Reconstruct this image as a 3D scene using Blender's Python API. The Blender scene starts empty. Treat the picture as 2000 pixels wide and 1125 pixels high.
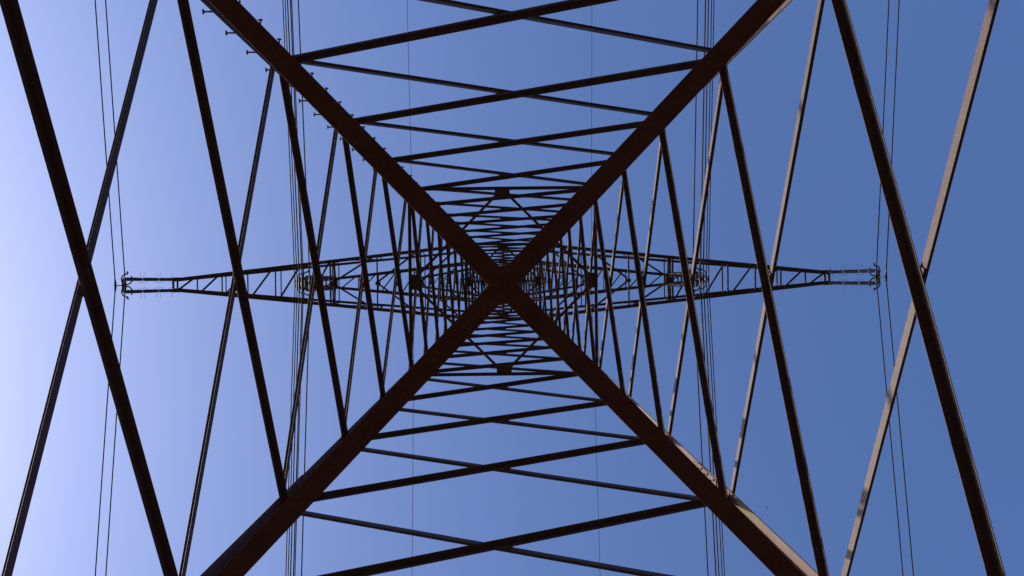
import bpy, bmesh, math, random
from mathutils import Vector, Matrix

random.seed(7)
SC = bpy.context.scene
COL = SC.collection
V = Vector
EYE = 1.6                      # eye height above the ground; heights below are measured from the eye

# ------------------------------------------------------------------ materials
def node_mat(name):
    m = bpy.data.materials.new(name); m.use_nodes = True
    nt = m.node_tree
    return m, nt, nt.nodes['Principled BSDF']

def ramp(nt, fac, stops):
    r = nt.nodes.new('ShaderNodeValToRGB')
    el = r.color_ramp.elements
    while len(el) < len(stops): el.new(0.5)
    for e, (p, c) in zip(el, stops): e.position = p; e.color = (*c, 1)
    nt.links.new(fac, r.inputs[0])
    return r

def noise(nt, co, scale, detail=5, rough=0.6, sx=None):
    if sx:
        mp = nt.nodes.new('ShaderNodeMapping'); mp.inputs['Scale'].default_value = sx
        nt.links.new(co, mp.inputs[0]); co = mp.outputs[0]
    n = nt.nodes.new('ShaderNodeTexNoise')
    n.inputs['Scale'].default_value = scale; n.inputs['Detail'].default_value = detail
    n.inputs['Roughness'].default_value = rough
    nt.links.new(co, n.inputs['Vector'])
    return n.outputs['Fac']

def mixc(nt, fac, a, b):
    m = nt.nodes.new('ShaderNodeMix'); m.data_type = 'RGBA'
    for sock, v in ((m.inputs[0], fac), (m.inputs[6], a), (m.inputs[7], b)):
        if isinstance(v, (float, int)): sock.default_value = v
        elif isinstance(v, tuple): sock.default_value = (*v, 1)
        else: nt.links.new(v, sock)
    return m.outputs[2]

def steel(name, c_dark, c_mid, c_pale, rough=0.62, lichen=None):
    m, nt, b = node_mat(name)
    tc = nt.nodes.new('ShaderNodeTexCoord').outputs['Object']
    base = ramp(nt, noise(nt, tc, 3.1, 8, 0.68), [(0.25, c_dark), (0.5, c_mid), (0.78, c_pale)]).outputs[0]
    speck = ramp(nt, noise(nt, tc, 34, 5, 0.75), [(0.40, (0, 0, 0)), (0.62, (1, 1, 1))]).outputs[0]
    rust = (c_dark[0] * 0.9, c_dark[1] * 0.62, c_dark[2] * 0.5)
    s2 = nt.nodes.new('ShaderNodeMath'); s2.operation = 'MULTIPLY'; s2.inputs[1].default_value = 0.5
    nt.links.new(speck, s2.inputs[0])
    col = mixc(nt, s2.outputs[0], base, rust)
    streak = ramp(nt, noise(nt, tc, 5, 5, 0.6, (6, 6, 0.7)), [(0.5, (0, 0, 0)), (0.75, (1, 1, 1))]).outputs[0]
    s3 = nt.nodes.new('ShaderNodeMath'); s3.operation = 'MULTIPLY'; s3.inputs[1].default_value = 0.35
    nt.links.new(streak, s3.inputs[0])
    col = mixc(nt, s3.outputs[0], col, (c_pale[0] * 1.1, c_pale[1] * 0.98, c_pale[2] * 0.92))
    if lichen:
        z0, z1 = lichen
        sep = nt.nodes.new('ShaderNodeSeparateXYZ'); nt.links.new(tc, sep.inputs[0])
        mr = nt.nodes.new('ShaderNodeMapRange'); mr.interpolation_type = 'SMOOTHSTEP'
        mr.inputs[1].default_value = z1; mr.inputs[2].default_value = (z0 + z1) / 2
        ab = nt.nodes.new('ShaderNodeMath'); ab.operation = 'PINGPONG'; ab.inputs[1].default_value = 50
        d = nt.nodes.new('ShaderNodeMath'); d.operation = 'SUBTRACT'; d.inputs[1].default_value = (z0 + z1) / 2
        nt.links.new(sep.outputs[2], d.inputs[0])
        a2 = nt.nodes.new('ShaderNodeMath'); a2.operation = 'ABSOLUTE'; nt.links.new(d.outputs[0], a2.inputs[0])
        mr.inputs[1].default_value = (z1 - z0) / 2; mr.inputs[2].default_value = 0.0
        nt.links.new(a2.outputs[0], mr.inputs[0])
        nz = noise(nt, tc, 9, 4, 0.6)
        mu = nt.nodes.new('ShaderNodeMath'); mu.operation = 'MULTIPLY'; mu.use_clamp = True
        nt.links.new(mr.outputs[0], mu.inputs[0])
        ad = nt.nodes.new('ShaderNodeMath'); ad.operation = 'MULTIPLY'; ad.inputs[1].default_value = 2.6
        nt.links.new(nz, ad.inputs[0]); nt.links.new(ad.outputs[0], mu.inputs[1])
        col = mixc(nt, mu.outputs[0], col, (0.115, 0.072, 0.004))
    nt.links.new(col, b.inputs['Base Color'])
    b.inputs['Roughness'].default_value = rough
    b.inputs['Specular IOR Level'].default_value = 0.35
    bp = nt.nodes.new('ShaderNodeBump'); bp.inputs['Strength'].default_value = 0.55; bp.inputs['Distance'].default_value = 0.006
    nt.links.new(noise(nt, tc, 38, 6, 0.65), bp.inputs['Height'])
    nt.links.new(bp.outputs[0], b.inputs['Normal'])
    return m

M_STEEL = steel('weathered_steel', (0.076, 0.040, 0.029), (0.120, 0.074, 0.056), (0.155, 0.108, 0.086))
M_RUST = steel('rusty_steel', (0.105, 0.036, 0.023), (0.165, 0.064, 0.043), (0.20, 0.092, 0.066), 0.72)
M_LEG = steel('leg_steel', (0.085, 0.038, 0.026), (0.140, 0.072, 0.051), (0.170, 0.102, 0.078))
M_LEG_LICHEN = steel('leg_steel_lichen', (0.085, 0.038, 0.026), (0.140, 0.072, 0.051), (0.170, 0.102, 0.078), 0.62, (15.0, 16.35))

def plain(name, col, rough, metal=0.0, nscale=20):
    m, nt, b = node_mat(name)
    tc = nt.nodes.new('ShaderNodeTexCoord').outputs['Object']
    r = ramp(nt, noise(nt, tc, nscale), [(0.3, tuple(c * 0.75 for c in col)), (0.7, tuple(min(1, c * 1.2) for c in col))])
    nt.links.new(r.outputs[0], b.inputs['Base Color'])
    b.inputs['Roughness'].default_value = rough; b.inputs['Metallic'].default_value = metal
    return m
M_PORC = plain('brown_glazed_porcelain', (0.055, 0.028, 0.02), 0.22)
M_GALV = plain('galvanised_fitting', (0.075, 0.075, 0.082), 0.55, 0.0)
M_WIRE = plain('dull_aluminium_wire', (0.022, 0.022, 0.026), 0.8, 0.0, 60)
M_BIRD = plain('dark_feathers', (0.03, 0.03, 0.035), 0.8)

def ground_mat():
    m, nt, b = node_mat('dark_meadow')
    tc = nt.nodes.new('ShaderNodeTexCoord').outputs['Object']
    r = ramp(nt, noise(nt, tc, 0.35, 8, 0.65), [(0.3, (0.014, 0.013, 0.006)), (0.55, (0.034, 0.024, 0.012)), (0.75, (0.055, 0.034, 0.018))])
    nt.links.new(r.outputs[0], b.inputs['Base Color']); b.inputs['Roughness'].default_value = 0.95
    return m
M_GROUND = ground_mat()

# ------------------------------------------------------------------ object helpers
WORLD_AT = {}
def thing(name, label, cat, at=(0, 0, -EYE), group=None):
    o = bpy.data.objects.new(name, None); COL.objects.link(o)
    at = V(at) + V((0, 0, EYE))
    o.location = at; WORLD_AT[o.name] = at
    o.empty_display_size = 0.3
    o['label'] = label; o['category'] = cat
    if group: o['group'] = group
    return o

def obj(name, bm, mat, parent=None, at=None):
    bmesh.ops.recalc_face_normals(bm, faces=bm.faces)
    origin = V((0, 0, 0))
    if parent is not None:
        origin = WORLD_AT[parent.name]
    elif at is not None:
        origin = V(at) + V((0, 0, EYE))
    bmesh.ops.translate(bm, verts=bm.verts, vec=V((0, 0, EYE)) - origin)
    me = bpy.data.meshes.new(name); bm.to_mesh(me); bm.free()
    me.materials.append(mat)
    o = bpy.data.objects.new(name, me); COL.objects.link(o)
    if parent is not None:
        o.parent = parent
    else:
        o.location = origin
    WORLD_AT[o.name] = origin
    return o

# ------------------------------------------------------------------ mesh helpers
def prism(bm, rings, caps=True):
    vs = [[bm.verts.new(p) for p in r] for r in rings]
    n = len(vs[0])
    for a, b in zip(vs, vs[1:]):
        for i in range(n):
            bm.faces.new((a[i], a[(i + 1) % n], b[(i + 1) % n], b[i]))
    if caps:
        bm.faces.new(vs[0]); bm.faces.new(vs[-1])

def l_profile(wa, wb, t):
    c = t * 0.34; h = t * 0.22
    return [(h, 0), (wa - h, 0), (wa, h), (wa, t - c), (wa - c, t), (t + c, t), (t, t + c), (t, wb - c), (t - c, wb), (h, wb), (0, wb - h), (0, h)]

def angle(bm, p0, p1, da, db, wa, wb=None, t=0.01):
    """an L section: root along p0-p1, one flange towards da, the other towards db"""
    wb = wb or wa
    u = (p1 - p0).normalized()
    da = (da - u * da.dot(u)).normalized()
    db = db - u * db.dot(u); db = (db - da * db.dot(da)).normalized()
    pr = l_profile(wa, wb, t)
    prism(bm, [[p + da * x + db * y for x, y in pr] for p in (p0, p1)])

def box(bm, c, ax, ay, az):
    """box with half-axes ax, ay, az, edges slightly broken"""
    lens = [ax.length, ay.length, az.length]
    e = min(lens) * 0.25
    x = ax.normalized(); y = ay.normalized(); z = az.normalized()
    rings = []
    for s, ins in ((-1, e), (-1, 0), (1, 0), (1, e)):
        zz = s * (lens[2] - (e if ins == 0 else 0))
        hx, hy = lens[0] - ins, lens[1] - ins
        rings.append([c + z * zz + x * a * hx + y * b * hy for a, b in ((-1, -1), (1, -1), (1, 1), (-1, 1))])
    prism(bm, rings)

def frame_of(u):
    u = u.normalized()
    r = V((0, 0, 1)) if abs(u.z) < 0.9 else V((1, 0, 0))
    a = u.cross(r).normalized()
    return a, u.cross(a).normalized()

def lathe(bm, p, axis, prof, n=12):
    a, b = frame_of(axis); u = axis.normalized()
    prism(bm, [[p + u * h + (a * math.cos(2 * math.pi * i / n) + b * math.sin(2 * math.pi * i / n)) * r for i in range(n)] for h, r in prof])

def tube(bm, pts, r, n=6):
    rings = []
    for i, p in enumerate(pts):
        u = (pts[min(i + 1, len(pts) - 1)] - pts[max(i - 1, 0)])
        a, b = frame_of(u)
        rr = r[i] if isinstance(r, (list, tuple)) else r
        rings.append([p + (a * math.cos(2 * math.pi * k / n) + b * math.sin(2 * math.pi * k / n)) * rr for k in range(n)])
    prism(bm, rings)

def bolt(bm, p, axis, r=0.016, h=0.016):
    lathe(bm, p, axis, [(-0.002, r * 1.35), (0.003, r * 1.35), (0.0031, r), (h * 0.85, r), (h, r * 0.8)], 6)

def rot(p, i):
    for _ in range(i % 4): p = V((-p.y, p.x, p.z))
    return p

# ------------------------------------------------------------------ tower profile
SECT = [(-EYE, 6.281), (22.08, 2.127), (30.0, 1.176), (35.6, 0.806), (38.6, 0.608)]
def half(z):
    for (z0, a0), (z1, a1) in zip(SECT, SECT[1:]):
        if z <= z1 + 1e-6: return a0 + (a1 - a0) * (z - z0) / (z1 - z0)
    return SECT[-1][1]
def slope(z):
    for (z0, a0), (z1, a1) in zip(SECT, SECT[1:]):
        if z < z1: return (a0 - a1) / (z1 - z0)
    return 0.066

LOW = [-1.6, 3.5, 7.84, 11.66, 14.80, 17.56, 19.88, 22.08]
MID = [22.08, 23.76, 25.28, 26.45, 27.68, 28.72, 30.0]
TOP = [30.0, 31.0, 31.99, 33.25, 34.45, 35.6, 36.7, 37.86, 38.6]

tower = thing('lattice_pylon', 'rusty brown lattice pylon seen from inside its base, with cross-arms far overhead', 'pylon', (0, 0, -EYE))

# legs ---------------------------------------------------------------
def leg_bm(q, zs, w, t):
    bm = bmesh.new()
    rings = []
    pr = l_profile(w, w, t)
    for z in zs:
        a = half(z)
        rings.append([rot(V((-a + x, -a + y, z)), q) for x, y in pr])
    prism(bm, rings)
    return bm
def merge(dst, src):
    me = bpy.data.meshes.new('tmp'); src.to_mesh(me); src.free(); dst.from_mesh(me); bpy.data.meshes.remove(me)

legs = []
for q in range(4):                       # -x-y, +x-y, +x+y, -x+y
    bm = leg_bm(q, [-EYE, 15.6], 0.20, 0.018)
    merge(bm, leg_bm(q, [15.603, 22.08], 0.185, 0.017))
    merge(bm, leg_bm(q, [22.083, 30.0], 0.16, 0.014))
    merge(bm, leg_bm(q, [30.003, 38.6], 0.12, 0.012))
    leg = obj('leg', bm, M_LEG_LICHEN if q == 2 else M_LEG, tower); legs.append(leg)
    # splice plates with bolts inside both flanges
    for zc, hw, w in ((15.6, 0.38, 0.155), (22.5, 0.3, 0.12), (30.35, 0.25, 0.09)):
        for side in (0, 1):
            sb = bmesh.new()
            a0, a1 = half(zc - hw), half(zc + hw)
            def P(z, d, off):
                a = half(z); x, y = -a + d, -a + 0.0205 + off
                return rot(V((x, y, z) if side == 0 else (y, x, z)), q)
            ring = lambda z: [P(z, 0.032, 0), P(z, 0.032 + w - 0.01, 0), P(z, 0.032 + w - 0.01, 0.012), P(z, 0.032, 0.012)]
            prism(sb, [ring(zc - hw), ring(zc + hw)])
            nrm = rot(V((0, 1, 0) if side == 0 else (1, 0, 0)), q)
            for k in range(6):
                z = zc - hw + 0.07 + k * (2 * hw - 0.14) / 5
                bolt(sb, P(z, 0.03 + w * (0.35 if k % 2 else 0.72), 0.012), nrm, 0.019, 0.02)
            obj('splice_plate', sb, M_LEG, leg)

# face bracing -------------------------------------------------------
brace_count = 0
spare = bmesh.new()
def face_brace(i, z0, z1, inner, w, t, tl, g, d):
    """one bar of an X panel on face i; inner bars sit inside the leg flange, outer ones outside"""
    bm = bmesh.new()
    s = 1 if inner else -1
    za, zb = z0 + d, z1 - d
    p0 = V((s * (half(za) - g), -half(za), za)); p1 = V((-s * (half(zb) - g), -half(zb), zb))
    u = (p1 - p0).normalized()
    k = slope((z0 + z1) / 2)
    n = V((0, -1, k)).normalized()
    v = n.cross(u); v = v if v.z > 0 else -v
    p0 = p0 - u * 0.055; p1 = p1 + u * 0.055
    off = v * (w / 2) + n * (-tl - 0.001 if inner else 0.001)
    angle(bm, p0 + off, p1 + off, -v, -n if inner else n, w, w, t)
    for p, e in ((p0, 1), (p1, -1)):
        for j in (0.05, 0.115):
            q = p + u * e * j + n * ((-tl - 0.001 - t) if inner else (-tl if False else 0.001 + t)) - v * 0.006
            bolt(bm, q, -n if inner else n, min(0.017, w * 0.19))
            if not inner:
                bolt(bm, p + u * e * j - n * tl - v * 0.006, -n, min(0.017, w * 0.19))
    if not inner:                        # packing plate and bolts where the two bars cross
        f = half(za) / (half(za) + half(zb))
        pc = p0.lerp(p1, f)
        box(bm, pc - n * (tl * 0.5), u * w * 0.9, v * w * 0.42, n * (tl * 0.5 - 0.001))
        for j in (-0.35, 0.35):
            bolt(bm, pc + u * w * (1.25 + j) - n * 0.0, -n, min(0.016, w * 0.18))
    for vert in bm.verts: vert.co = rot(vert.co, i)
    return bm

def panel(z0, z1, w_in, w_out, t, tl, g, d, as_parts):
    global brace_count
    for i in range(4):
        for inner in (True, False):
            bm = face_brace(i, z0, z1, inner, w_in if inner else w_out, t, tl, g, d)
            if as_parts:
                obj('brace', bm, M_STEEL, tower); brace_count += 1
            else:
                merge(spare, bm)

low_w = [0.12, 0.12, 0.112, 0.10, 0.098, 0.090, 0.084]
for k, (z0, z1) in enumerate(zip(LOW, LOW[1:])):
    panel(z0, z1, low_w[k], low_w[k] * (0.95 if k < 3 else 0.9), 0.010, 0.018, 0.10, 0.05, k >= 2)
for k, (z0, z1) in enumerate(zip(MID, MID[1:])):
    panel(z0, z1, 0.076 - 0.003 * k, 0.069 - 0.003 * k, 0.008, 0.015, 0.085, 0.03, True)
for k, (z0, z1) in enumerate(zip(TOP, TOP[1:])):
    panel(z0, z1, 0.048, 0.043, 0.006, 0.013, 0.06, 0.02, k == 0)
sp = obj('brace', spare, M_STEEL, tower); sp['kind'] = 'stuff'; sp['label'] = 'small far lattice braces of the upper body and the lowest panels'

# the big plan diagonals low in the tower ------------------------------
ZD = 7.84
for sgn, dz in ((1, 0.0), (-1, 0.0155)):
    bm = bmesh.new()
    e = V((0.963 * sgn, -1, 0)) * 4.60
    c = V((0.0, 0.032, ZD + dz))
    u = e.normalized(); s = u.cross(V((0, 0, 1))).normalized()
    if s.x < 0: s = -s
    wd = 0.170
    angle(bm, c - e + s * wd / 2, c + e + s * wd / 2, -s, V((0, 0, 1)), wd, 0.12, 0.0145)
    for ee in (1, -1):
        for j in (0.06, 0.14, 0.22):
            bolt(bm, c + e * ee - u * ee * j - V((0, 0, 0.0005)), V((0, 0, -1)), 0.018)
    if sgn == 1:
        lathe(bm, c - V((0, 0, 0.0005)), V((0, 0, -1)), [(0, 0.048), (0.004, 0.048), (0.0041, 0.034), (0.0075, 0.033), (0.0076, 0.022), (0.020, 0.022), (0.022, 0.019), (0.0221, 0.011), (0.034, 0.010)], 20)
        for j in (-0.125, 0.125):
            bolt(bm, c + u * j + s * 0.02 * (1 if j > 0 else -1) - V((0, 0, 0.0005)), V((0, 0, -1)), 0.014, 0.012)
    obj('plan_diagonal', bm, M_RUST, tower)

# horizontal frames ----------------------------------------------------
UP = V((0, 0, 1))
def frame(z, w, t, gus=None, diamond=0, tl=0.015, ties=False):
    a = half(z)
    for i in range(4):
        bm = bmesh.new()
        k = slope(z - 0.1); n = V((0, -1, 0))
        p0 = V((-(a - 0.03), -(a - tl - 0.004), z + w / 2)); p1 = V((a - 0.03, -(a - tl - 0.004), z + w / 2))
        angle(bm, p0, p1, -UP, V((0, 1, 0)), w, w, t)
        for vt in bm.verts: vt.co = rot(vt.co, i)
        obj('frame_bar', bm, M_STEEL, tower)
        if gus:
            gw, gd = gus
            bm = bmesh.new()
            y1 = -(a - tl - 0.012); zz = z + w / 2 - t - 0.0035
            pts = [(-gw / 2, y1), (gw / 2, y1), (gw / 2, y1 + gd * 0.65), (gw / 2 - gd * 0.3, y1 + gd), (-gw / 2 + gd * 0.3, y1 + gd), (-gw / 2, y1 + gd * 0.65)]
            prism(bm, [[V((x, y, zz)) for x, y in pts], [V((x, y, zz - 0.012)) for x, y in pts]])
            for x in (-0.36, -0.12, 0.12, 0.36):
                bolt(bm, V((gw * x, y1 + gd * 0.28, zz - 0.012)), -UP, 0.014)
            for sx in (-1, 1):
                bolt(bm, V((sx * gw * 0.32, y1 + gd * 0.72, zz - 0.012)), -UP, 0.014)
            for vt in bm.verts: vt.co = rot(vt.co, i)
            obj('gusset_plate', bm, M_STEEL, tower)
        if diamond:
            bm = bmesh.new()
            zz = z + w / 2 - t - 0.017
            gd = gus[1] if gus else 0.2
            b = a - 0.02 - gd * 0.75
            off = (gus[0] if gus else 0.2) * 0.34
            p0 = V((off, -b, zz)); p1 = V((b, -off, zz))
            u = (p1 - p0).normalized(); s = u.cross(UP)
            angle(bm, p0 + s * diamond / 2, p1 + s * diamond / 2, -s, -UP * -1, diamond, diamond, t * 0.8)
            for vt in bm.verts: vt.co = rot(vt.co, i)
            obj('plan_diagonal', bm, M_STEEL, tower)
    if ties:
        for i in range(2):
            bm = bmesh.new()
            zz = z + w / 2 - t - 0.03 - 0.02 * i
            p0 = V((-0.025, -a + 0.06, zz)); p1 = V((-0.025, a - 0.06, zz))
            angle(bm, p0, p1, V((1, 0, 0)), UP, 0.05, 0.05, 0.006)
            for vt in bm.verts: vt.co = rot(vt.co, i)
            obj('tie_bar', bm, M_STEEL, tower)
frame(21.95, 0.072, 0.008, (0.34, 0.22), 0.062)
frame(29.86, 0.070, 0.008, (0.30, 0.19), 0.055, 0.014, True)
frame(31.99, 0.045, 0.006, None, 0, 0.012)
frame(35.6, 0.052, 0.006, (0.22, 0.13), 0.038, 0.012, True)
frame(36.7, 0.04, 0.005, None, 0, 0.012)
frame(38.6, 0.06, 0.007, (0.18, 0.12), 0, 0.012)

# step bolts up one leg -------------------------------------------------
k = 0
z = 9.995
while z < 37.5 and k < 86:
    zz = z if k % 2 else z + 0.05
    a = half(zz)
    bm = bmesh.new()
    L = 0.205 if k % 2 else 0.235
    g = 0.11 if z < 22 else (0.085 if z < 30 else 0.065)
    prof = [(-0.045, 0.014), (L - 0.014, 0.012), (L - 0.010, 0.024), (L - 0.004, 0.036), (L + 0.007, 0.037), (L + 0.012, 0.026)]
    if k % 2 == 1: lathe(bm, V((-a, -a + g, zz)), V((-1, 0, 0)), prof, 10)
    else: lathe(bm, V((-a + g, -a, zz)), V((0, -1, 0)), prof, 10)
    obj('step_bolt', bm, M_RUST, tower)
    k += 1; z += 0.329

# cross-arms --------------------------------------------------------------
def lerp(a, b, f): return a + (b - a) * f
def crossarm(s, zb, zt, xt, yt, zig, kbays, wch, wl, tip_rise=0.16, kgus=0.2, pair=None, label=None):
    """s = -1 towards -x, +1 towards +x. zig: outer stations (tip to body) with one diagonal each, kbays: inner stations with K bracing"""
    ab, at = half(zb), half(zt)
    def yb(x): return lerp(ab - 0.01, yt, (x - ab) / (xt - ab))
    def yt_(x): return lerp(at - 0.01, yt * 0.9, max(0, (x - at) / (xt - at)))
    def zt_(x): return lerp(zt, zb + tip_rise, max(0, (x - at) / (xt - at)))
    P = lambda x, y, zz: V((s * x, y, zz))
    bm = bmesh.new()
    for sy in (-1, 1):
        inn = V((0, -sy, 0))
        angle(bm, P(ab - 0.02, sy * (ab - 0.01), zb), P(xt + 0.06, sy * yt, zb), inn, UP, wch, wch, 0.010)
        angle(bm, P(at - 0.02, sy * (at - 0.01), zt), P(xt - 0.05, sy * yt * 0.9, zb + tip_rise), inn, -UP, wch * 0.72, wch * 0.72, 0.008)
    arm = obj('crossarm', bm, M_STEEL, tower)
    if label: arm['label'] = label
    def lace(p, q, w, flat=True, name='lacing_bar', m=M_STEEL):
        b2 = bmesh.new()
        u = (q - p).normalized()
        if flat: sd = u.cross(UP).normalized(); angle(b2, p - sd * w / 2, q - sd * w / 2, sd, UP, w, w, 0.006)
        else: sd = V((0, 1 if p.y < 0 else -1, 0)); vv = u.cross(sd).normalized(); angle(b2, p - vv * w / 2, q - vv * w / 2, vv, sd, w, w, 0.006)
        obj(name, b2, m, arm)
    zl = zb + 0.012; ins = wch * 0.35
    st = [xt] + zig
    for j, x in enumerate(zig):
        lace(P(x, -(yb(x) - ins), zl), P(x, yb(x) - ins, zl), wl * 0.85)
    for xa, xb in zip(st, st[1:]):
        if xa - xb < 0.35: continue
        f = 0.10 * (xa - xb)
        o, i_ = xa - f, xb + f
        if s < 0: lace(P(o, yb(o) - ins, zl + 0.010), P(i_, -(yb(i_) - ins), zl + 0.010), wl)
        else: lace(P(o, -(yb(o) - ins), zl + 0.010), P(i_, yb(i_) - ins, zl + 0.010), wl)
    ks = [zig[-1]] + kbays
    for j, x in enumerate(ks):
        nxt = ks[j + 1] if j + 1 < len(ks) else ab + 0.08
        if j: lace(P(x, -(yb(x) - ins), zl), P(x, yb(x) - ins, zl), wl * 0.85)
        gb = bmesh.new(); hw = kgus * (1.0 if j == 0 else 0.62) / 2
        box(gb, P(x - 0.02, 0.02, zl - 0.009), V((hw, 0, 0)), V((0, hw * 0.62, 0)), V((0, 0, 0.006)))
        for dx in (-0.5, 0.5):
            for dy in (-0.5, 0.5): bolt(gb, P(x - 0.02 + dx * hw, 0.02 + dy * hw, zl - 0.015), -UP, 0.012)
        obj('gusset_plate', gb, M_STEEL, arm)
        for sy in (-1, 1):
            lace(P(x - 0.05, sy * 0.05, zl + 0.010), P(nxt + 0.06, sy * (yb(nxt) - ins), zl + 0.010), wl * 1.05)
    # side faces: posts and diagonals between lower and upper chords
    allst = [x for x in zig + kbays if x < xt - 0.5]
    for sy in (-1, 1):
        prev = None
        for j, x in enumerate(allst):
            if zt_(x) - zb > 0.3:
                lace(P(x, sy * (yb(x) - 0.012), zb + 0.03), P(x, sy * (yt_(x) + 0.012 * 0), zt_(x) - 0.03), wl * 0.7, False)
            if prev is not None and prev - x > 0.35 and j % 2 == 0:
                lace(P(prev, sy * (yb(prev) - 0.02), zb + 0.03), P(x, sy * yt_(x), zt_(x) - 0.03), wl * 0.7, False)
            prev = x
    # top plane
    for j, x in enumerate(allst[1::2]):
        lace(P(x, -(yt_(x) - 0.02), zt_(x) - 0.02), P(x, yt_(x) - 0.02, zt_(x) - 0.02), wl * 0.7)
    # tip: two cross plates and hanger plates
    for x, w in ((xt + 0.04, 0.07), (xt - 0.09, 0.06)):
        lace(P(x, -yt - 0.01, zb - 0.012), P(x, yt + 0.01, zb - 0.012), w, True, 'tip_plate', M_STEEL)
    for sy in (-1, 1):
        gb = bmesh.new()
        box(gb, P(xt - 0.03, sy * (yt - 0.02), zb - 0.02), V((0.15, 0, 0)), V((0, 0.05, 0)), V((0, 0, 0.008)))
        obj('tip_plate', gb, M_STEEL, arm)
    if pair:
        for x in pair:
            lace(P(x, -yb(x), zb - 0.02), P(x, yb(x), zb - 0.02), 0.055, True, 'hanger_beam', M_STEEL)
        for sy in (-1, 1):
            gb = bmesh.new(); xm = sum(pair) / 2
            box(gb, P(xm, sy * (yb(xm) - 0.06), zb - 0.032), V((0.11, 0, 0)), V((0, 0.055, 0)), V((0, 0, 0.007)))
            obj('gusset_plate', gb, M_STEEL, arm)
            lace(P(pair[1] - 0.03, sy * 0.04, zb - 0.012), P(pair[0] - 0.35 if False else pair[1] + 0.02, sy * (yb(pair[1]) - 0.1), zb - 0.012), 0.05)
    return arm

XL = {-1: (10.10, 5.245, 6.56, 3.43), 1: (10.04, 5.165, 6.49, 3.40)}
for s in (-1, 1):
    xo, xi, xu, xe = XL[s]
    side = 'left' if s < 0 else 'right'
    crossarm(s, 30.0, 31.99, xo, 0.20, [xo - d for d in (0.69, 1.45, 2.24, 3.09, 3.95)] + [xi], [3.88, 2.54], 0.105, 0.052, 0.16, 0.26, (xi + 0.07, xi - 0.06))
    crossarm(s, 35.6, 36.7, xu, 0.155, [xu - d for d in (0.56, 1.27, 2.0, 2.75, 3.5)], [2.3, 1.5], 0.085, 0.045, 0.13, 0.12)
    crossarm(s, 37.86, 38.55, xe, 0.16, [2.9, 2.35], [1.75, 1.2], 0.06, 0.035, 0.1, 0.1)

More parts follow.
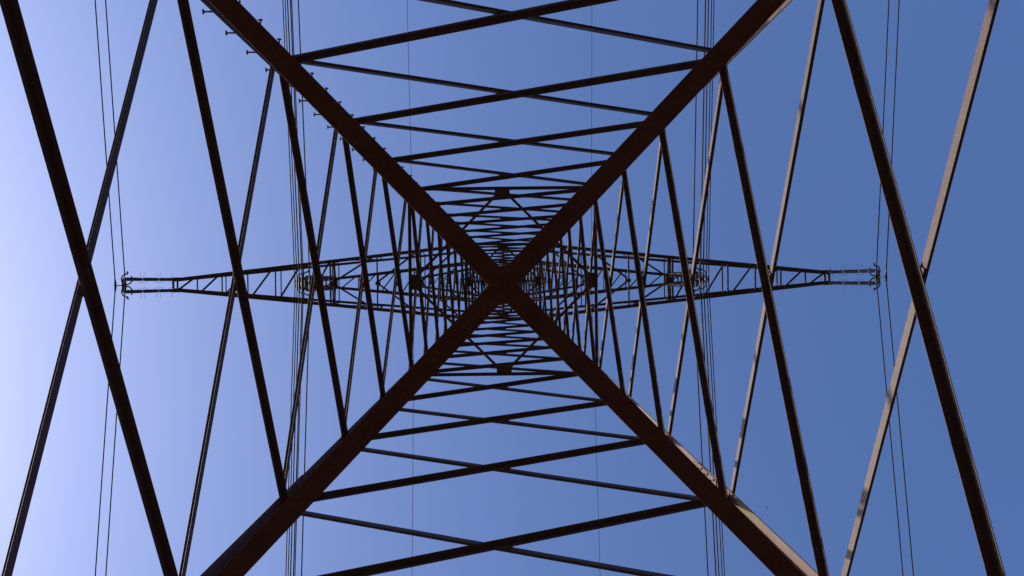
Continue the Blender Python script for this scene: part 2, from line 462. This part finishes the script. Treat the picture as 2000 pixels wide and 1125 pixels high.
# ------------------------------------------------------------------ insulator strings
def insulator_set(s, x, zarm, arm_words, place):
    """a double string of three long-rod insulators each, with yoke, arcing rings and bundle clamps"""
    sd = 'left' if s < 0 else 'right'
    X = s * x
    t = thing('insulator_string', 'double string of brown rod insulators hanging from %s' % place, 'insulator', (X, 0, zarm - 0.05), 'double insulator strings under the cross-arms')
    ztop = zarm - 0.06; zbot = zarm - 3.93
    pitch = 0.168
    for sy in (-1, 1):
        y = sy * pitch
        L = 1.15; gap = 0.125; z1 = ztop - 0.12
        bm = bmesh.new(); tube(bm, [V((X, y, ztop + 0.08)), V((X, y, z1 + 0.02))], 0.016, 8)
        box(bm, V((X, y, ztop - 0.05)), V((0.03, 0, 0)), V((0, 0.012, 0)), V((0, 0, 0.05)))
        obj('shackle', bm, M_GALV, t)
        for r in range(3):
            bm = bmesh.new()
            prof = [(0, 0.022), (-0.05, 0.024), (-0.055, 0.020)]
            nsh = 22
            for q in range(nsh):
                h = 0.075 + q * (L - 0.15) / (nsh - 1)
                prof += [(-(h - 0.016), 0.031), (-(h + 0.004), 0.050), (-(h + 0.013), 0.049), (-(h + 0.016), 0.033)]
            prof += [(-(L - 0.05), 0.020), (-(L - 0.045), 0.024), (-L, 0.022)]
            rod = None
            lathe(bm, V((X, y, z1)), V((0, 0, 1)), prof, 14)
            rod = obj('insulator_rod', bm, M_PORC, t)
            for f in rod.data.polygons: f.use_smooth = True
            for zz in (z1 + 0.004, z1 - L - 0.004):
                bm = bmesh.new()
                lathe(bm, V((X, y, zz)), UP, [(-0.052, 0.026), (-0.045, 0.031), (0.045, 0.031), (0.052, 0.026)], 12)
                obj('end_cap', bm, M_GALV, t)
            # arcing horns at the ends of the rod
            ends = [(z1, -1), (z1 - L, 1)] if r < 2 else [(z1, -1)]
            for zz, dr in ends:
                pts = [V((X, y + sy * 0.02, zz)), V((X, y + sy * 0.08, zz + dr * 0.02)), V((X, y + sy * 0.11, zz + dr * 0.07)), V((X, y + sy * 0.145, zz + dr * 0.10)), V((X, y + sy * 0.205, zz + dr * 0.05))]
                hb = bmesh.new(); tube(hb, pts, 0.0042, 5); obj('arcing_horn', hb, M_GALV, t)
                pts = [V((X + 0.10 * math.cos(q), y - sy * 0.10 * math.sin(q), zz + dr * 0.1)) for q in [math.pi * e / 8 for e in range(9)]]
                pts = [V((X, y, zz))] + pts[2:7] + [V((X - 0.1, y, zz + dr * 0.08))]
                hb = bmesh.new(); tube(hb, pts, 0.0042, 5); obj('arcing_horn', hb, M_GALV, t)
            if r < 2:
                bm = bmesh.new()
                tube(bm, [V((X, y, z1 - L - 0.02)), V((X, y, z1 - L - gap + 0.02))], 0.014, 6)
                box(bm, V((X, y, z1 - L - gap / 2)), V((0.028, 0, 0)), V((0, 0.012, 0)), V((0, 0, 0.03)))
                obj('link', bm, M_GALV, t)
            z1 -= L + gap
        # open arcing ring with a ball on its stem
        rb = bmesh.new(); R = 0.142; zr = zbot + 0.13
        a0 = math.radians(78); pts = []
        for q in range(27):
            an = a0 + math.radians(318) * q / 26
            pts.append(V((X + R * math.cos(an) * -s, y + sy * R * math.sin(an), zr)))
        tube(rb, pts, 0.019, 8)
        tube(rb, [pts[13], V((X, y, zr - 0.02))], 0.012, 6)
        tube(rb, [pts[2], V((X - s * 0.02, y + sy * (R + 0.045), zr + 0.01))], 0.010, 6)
        lathe(rb, V((X - s * 0.02, y + sy * (R + 0.045), zr + 0.01)), UP, [(-0.03, 0.004), (-0.022, 0.021), (0, 0.03), (0.022, 0.021), (0.03, 0.004)], 10)
        obj('arcing_ring', rb, M_GALV, t)
        bm = bmesh.new(); tube(bm, [V((X, y, z1 + gap)), V((X, y, zbot - 0.06))], 0.017, 8)
        obj('link', bm, M_GALV, t)
    # yoke plate joining the two strings
    bm = bmesh.new()
    yz = zbot - 0.07
    pts = [(-0.205, 0.03), (-0.205, -0.02), (-0.09, -0.09), (0.09, -0.09), (0.205, -0.02), (0.205, 0.03), (0.0, 0.07)]
    prism(bm, [[V((X + d, y, yz + z)) for y, z in pts] for d in (-0.022, 0.022)])
    box(bm, V((X, 0, yz - 0.02)), V((0.05, 0, 0)), V((0, 0.07, 0)), V((0, 0, 0.05)))
    obj('yoke_plate', bm, M_GALV, t)
    # bundle plate and three clamps
    zb_ = zarm - 4.27
    c1 = (X - s * 0.143, zb_); c3 = (X + s * 0.143, zb_ + 0.06); c2 = (X - s * 0.008, zb_ - 0.32)
    bm = bmesh.new()
    tube(bm, [V((X, 0, yz - 0.06)), V((X, 0, zb_ + 0.10))], 0.018, 8)
    tri = [(X - s * 0.15, zb_ + 0.05), (X + s * 0.15, zb_ + 0.11), (X + s * 0.02, zb_ - 0.27), (X - s * 0.03, zb_ - 0.27)]
    prism(bm, [[V((px, d, pz)) for px, pz in tri] for d in (-0.012, 0.012)])
    obj('bundle_plate', bm, M_GALV, t)
    for cx, cz in (c1, c3, c2):
        cb = bmesh.new()
        tube(cb, [V((cx, -0.19, cz - 0.035)), V((cx, -0.10, cz - 0.012)), V((cx, 0, cz)), V((cx, 0.10, cz - 0.015)), V((cx, 0.19, cz - 0.045))], [0.016, 0.028, 0.036, 0.028, 0.016], 8)
        tube(cb, [V((cx, 0, cz)), V((cx, 0, cz + 0.06))], 0.014, 6)
        obj('clamp', cb, M_GALV, t)
    return c1, c2, c3

SN, SS, SPAN = 0.146, 0.216, 310.0
def wire(name, label, cat, x, z, r, group):
    bm = bmesh.new()
    pts = []
    ys = [-155, -120, -90, -66, -48, -34, -24, -16, -11, -7.5, -5, -3, -1.6, -0.7, -0.19]
    for y in ys + [0.0] + [-q for q in reversed(ys)]:
        sl = SN if y < 0 else SS
        d = abs(y); pts.append(V((x, y, z - sl * d + sl * d * d / SPAN)))
    tube(bm, pts, r, 8)
    o = obj(name, bm, M_WIRE, None, (x, 0, z))
    o['label'] = label; o['category'] = cat; o['group'] = group
    for f in o.data.polygons: f.use_smooth = True
    return o

for s in (-1, 1):
    xo, xi, xu, xe = XL[s]
    sd = 'left' if s < 0 else 'right'
    for x, za, place in ((xo, 30.0, 'the tip of the long lower %s cross-arm' % sd),
                         (xi, 30.0, 'the middle of the long lower %s cross-arm' % sd),
                         (xu, 35.6, 'the tip of the shorter upper %s cross-arm' % sd)):
        c = insulator_set(s, x, za, sd, place)
        for (cx, cz), which in zip(c, ('inner wire', 'lowest wire', 'outer wire')):
            wire('conductor_wire', '%s of the bundle under %s' % (which, place), 'power line', cx, cz, 0.0160, 'conductor wires running across the sky')
    # earth wire with a small clamp
    wire('earth_wire', 'thin single wire running high past the %s of the tower top' % sd, 'power line', s * xe, 37.5, 0.0085, 'thin single wires at the tower top')
    ct = thing('suspension_clamp', 'small clamp holding the thin wire under the short top %s cross-arm' % sd, 'clamp', (s * xe, 0, 37.85), 'small clamps of the thin wires')
    cb = bmesh.new(); tube(cb, [V((s * xe, -0.13, 37.475)), V((s * xe, 0, 37.5)), V((s * xe, 0.13, 37.47))], [0.011, 0.025, 0.011], 8)
    obj('clamp_body', cb, M_GALV, ct)
    cb = bmesh.new(); tube(cb, [V((s * xe, 0, 37.51)), V((s * xe, 0, 37.85))], 0.012, 6)
    obj('hanger_link', cb, M_GALV, ct)

# ------------------------------------------------------------------ a bird, far up
def bird():
    bm = bmesh.new()
    c = V((40.4, 35.5, 150.0)); u = V((0.8, 0.5, 0.0)).normalized(); w = V((-0.5, 0.8, 0.0)).normalized()
    body = [(-0.13, 0.004), (-0.10, 0.016), (-0.04, 0.03), (0.03, 0.034), (0.075, 0.022), (0.095, 0.022), (0.12, 0.012), (0.135, 0.002)]
    lathe(bm, c, u, body, 8)
    for sd in (-1, 1):
        pts = [(0.05, 0.02, 0), (0.07, 0.10, 0.02), (0.0, 0.20, 0.015), (-0.06, 0.27, 0.0), (-0.02, 0.17, 0.012), (-0.035, 0.08, 0.012), (-0.03, 0.02, 0)]
        prism(bm, [[c + u * a + w * sd * b + UP * (h + d) for a, b, h in pts] for d in (-0.004, 0.004)])
    tail = [(-0.09, -0.012), (-0.20, -0.045), (-0.17, 0.0), (-0.20, 0.045), (-0.09, 0.012)]
    prism(bm, [[c + u * a + w * b + UP * d for a, b in tail] for d in (-0.003, 0.003)])
    o = obj('bird', bm, M_BIRD, None, c)
    o['label'] = 'tiny dark bird flying far up in the blue sky'; o['category'] = 'bird'
bird()

# ------------------------------------------------------------------ ground
bm = bmesh.new()
G = 1500; N = 90
def land(x, y):
    r = math.hypot(x * 1.25, y * 0.72)          # valley along the line; unseen slopes added to block the bright low sky
    f = max(0.0, min(1.0, (r - 55) / 260)); f = f * f * (3 - 2 * f)
    return f * (118 + 22 * math.sin(x * 0.011 + 1.3) * math.cos(y * 0.009) + 9 * math.sin(x * 0.037) * math.sin(y * 0.031 + 2)) + (0.15 * math.sin(x * 0.3) * math.cos(y * 0.27) if r > 14 else 0)
grid = [[bm.verts.new(V((x, y, -EYE + land(x, y))))
         for x in [G * (2 * i / N - 1) * abs(2 * i / N - 1) for i in range(N + 1)]] for y in [G * (2 * j / N - 1) * abs(2 * j / N - 1) for j in range(N + 1)]]
for j in range(N):
    for i in range(N): bm.faces.new((grid[j][i], grid[j][i + 1], grid[j + 1][i + 1], grid[j + 1][i]))
g = obj('ground', bm, M_GROUND); g['kind'] = 'structure'

# ------------------------------------------------------------------ light
SUN_EL, SUN_AZ = math.radians(33.5), math.radians(-90 + 5)    # azimuth clockwise from +y: the sun stands towards -x
w = bpy.data.worlds.new('World'); SC.world = w; w.use_nodes = True
nt = w.node_tree; bg = nt.nodes['Background']
sky = nt.nodes.new('ShaderNodeTexSky'); sky.sky_type = 'NISHITA'; sky.sun_disc = False
sky.sun_elevation = SUN_EL; sky.sun_rotation = SUN_AZ
sky.altitude = 0; sky.air_density = 0.8; sky.dust_density = 2.4; sky.ozone_density = 6.0
wb = nt.nodes.new('ShaderNodeMix'); wb.data_type = 'RGBA'; wb.blend_type = 'MULTIPLY'; wb.inputs[0].default_value = 1.0
wb.inputs[7].default_value = (1.02, 0.955, 1.0, 1)             # one even white balance for the whole sky
sat = nt.nodes.new('ShaderNodeHueSaturation'); sat.inputs['Saturation'].default_value = 1.06
nt.links.new(sky.outputs[0], wb.inputs[6]); nt.links.new(wb.outputs[2], sat.inputs['Color']); nt.links.new(sat.outputs[0], bg.inputs[0]); bg.inputs[1].default_value = 0.15

L = bpy.data.lights.new('sun', 'SUN'); L.energy = 2.4; L.angle = math.radians(0.53); L.color = (1.0, 0.91, 0.79)
lo = bpy.data.objects.new('sun', L); COL.objects.link(lo)
sdir = V((math.sin(SUN_AZ) * math.cos(SUN_EL), math.cos(SUN_AZ) * math.cos(SUN_EL), math.sin(SUN_EL)))
lo.rotation_euler = sdir.to_track_quat('Z', 'Y').to_euler(); lo.location = (-30, 0, 60)

# ------------------------------------------------------------------ camera, looking straight up
cam = bpy.data.cameras.new('camera'); co = bpy.data.objects.new('camera', cam); COL.objects.link(co)
cam.sensor_width = 36; cam.lens = 34.2; cam.clip_start = 0.05; cam.clip_end = 5000
F = V((17 / 1900, 13.5 / 1900, 1)).normalized()
ph = 0.0115
right = V((math.cos(ph), math.sin(ph), 0)); right = (right - F * right.dot(F)).normalized()
up = (-F).cross(right).normalized()
M = Matrix((right, up, -F)).transposed().to_4x4(); M.translation = V((0, 0, EYE))
co.matrix_world = M
SC.camera = co

SC.view_settings.view_transform = 'Standard'; SC.view_settings.look = 'None'
SC.view_settings.exposure = 0.77; SC.view_settings.gamma = 1.0
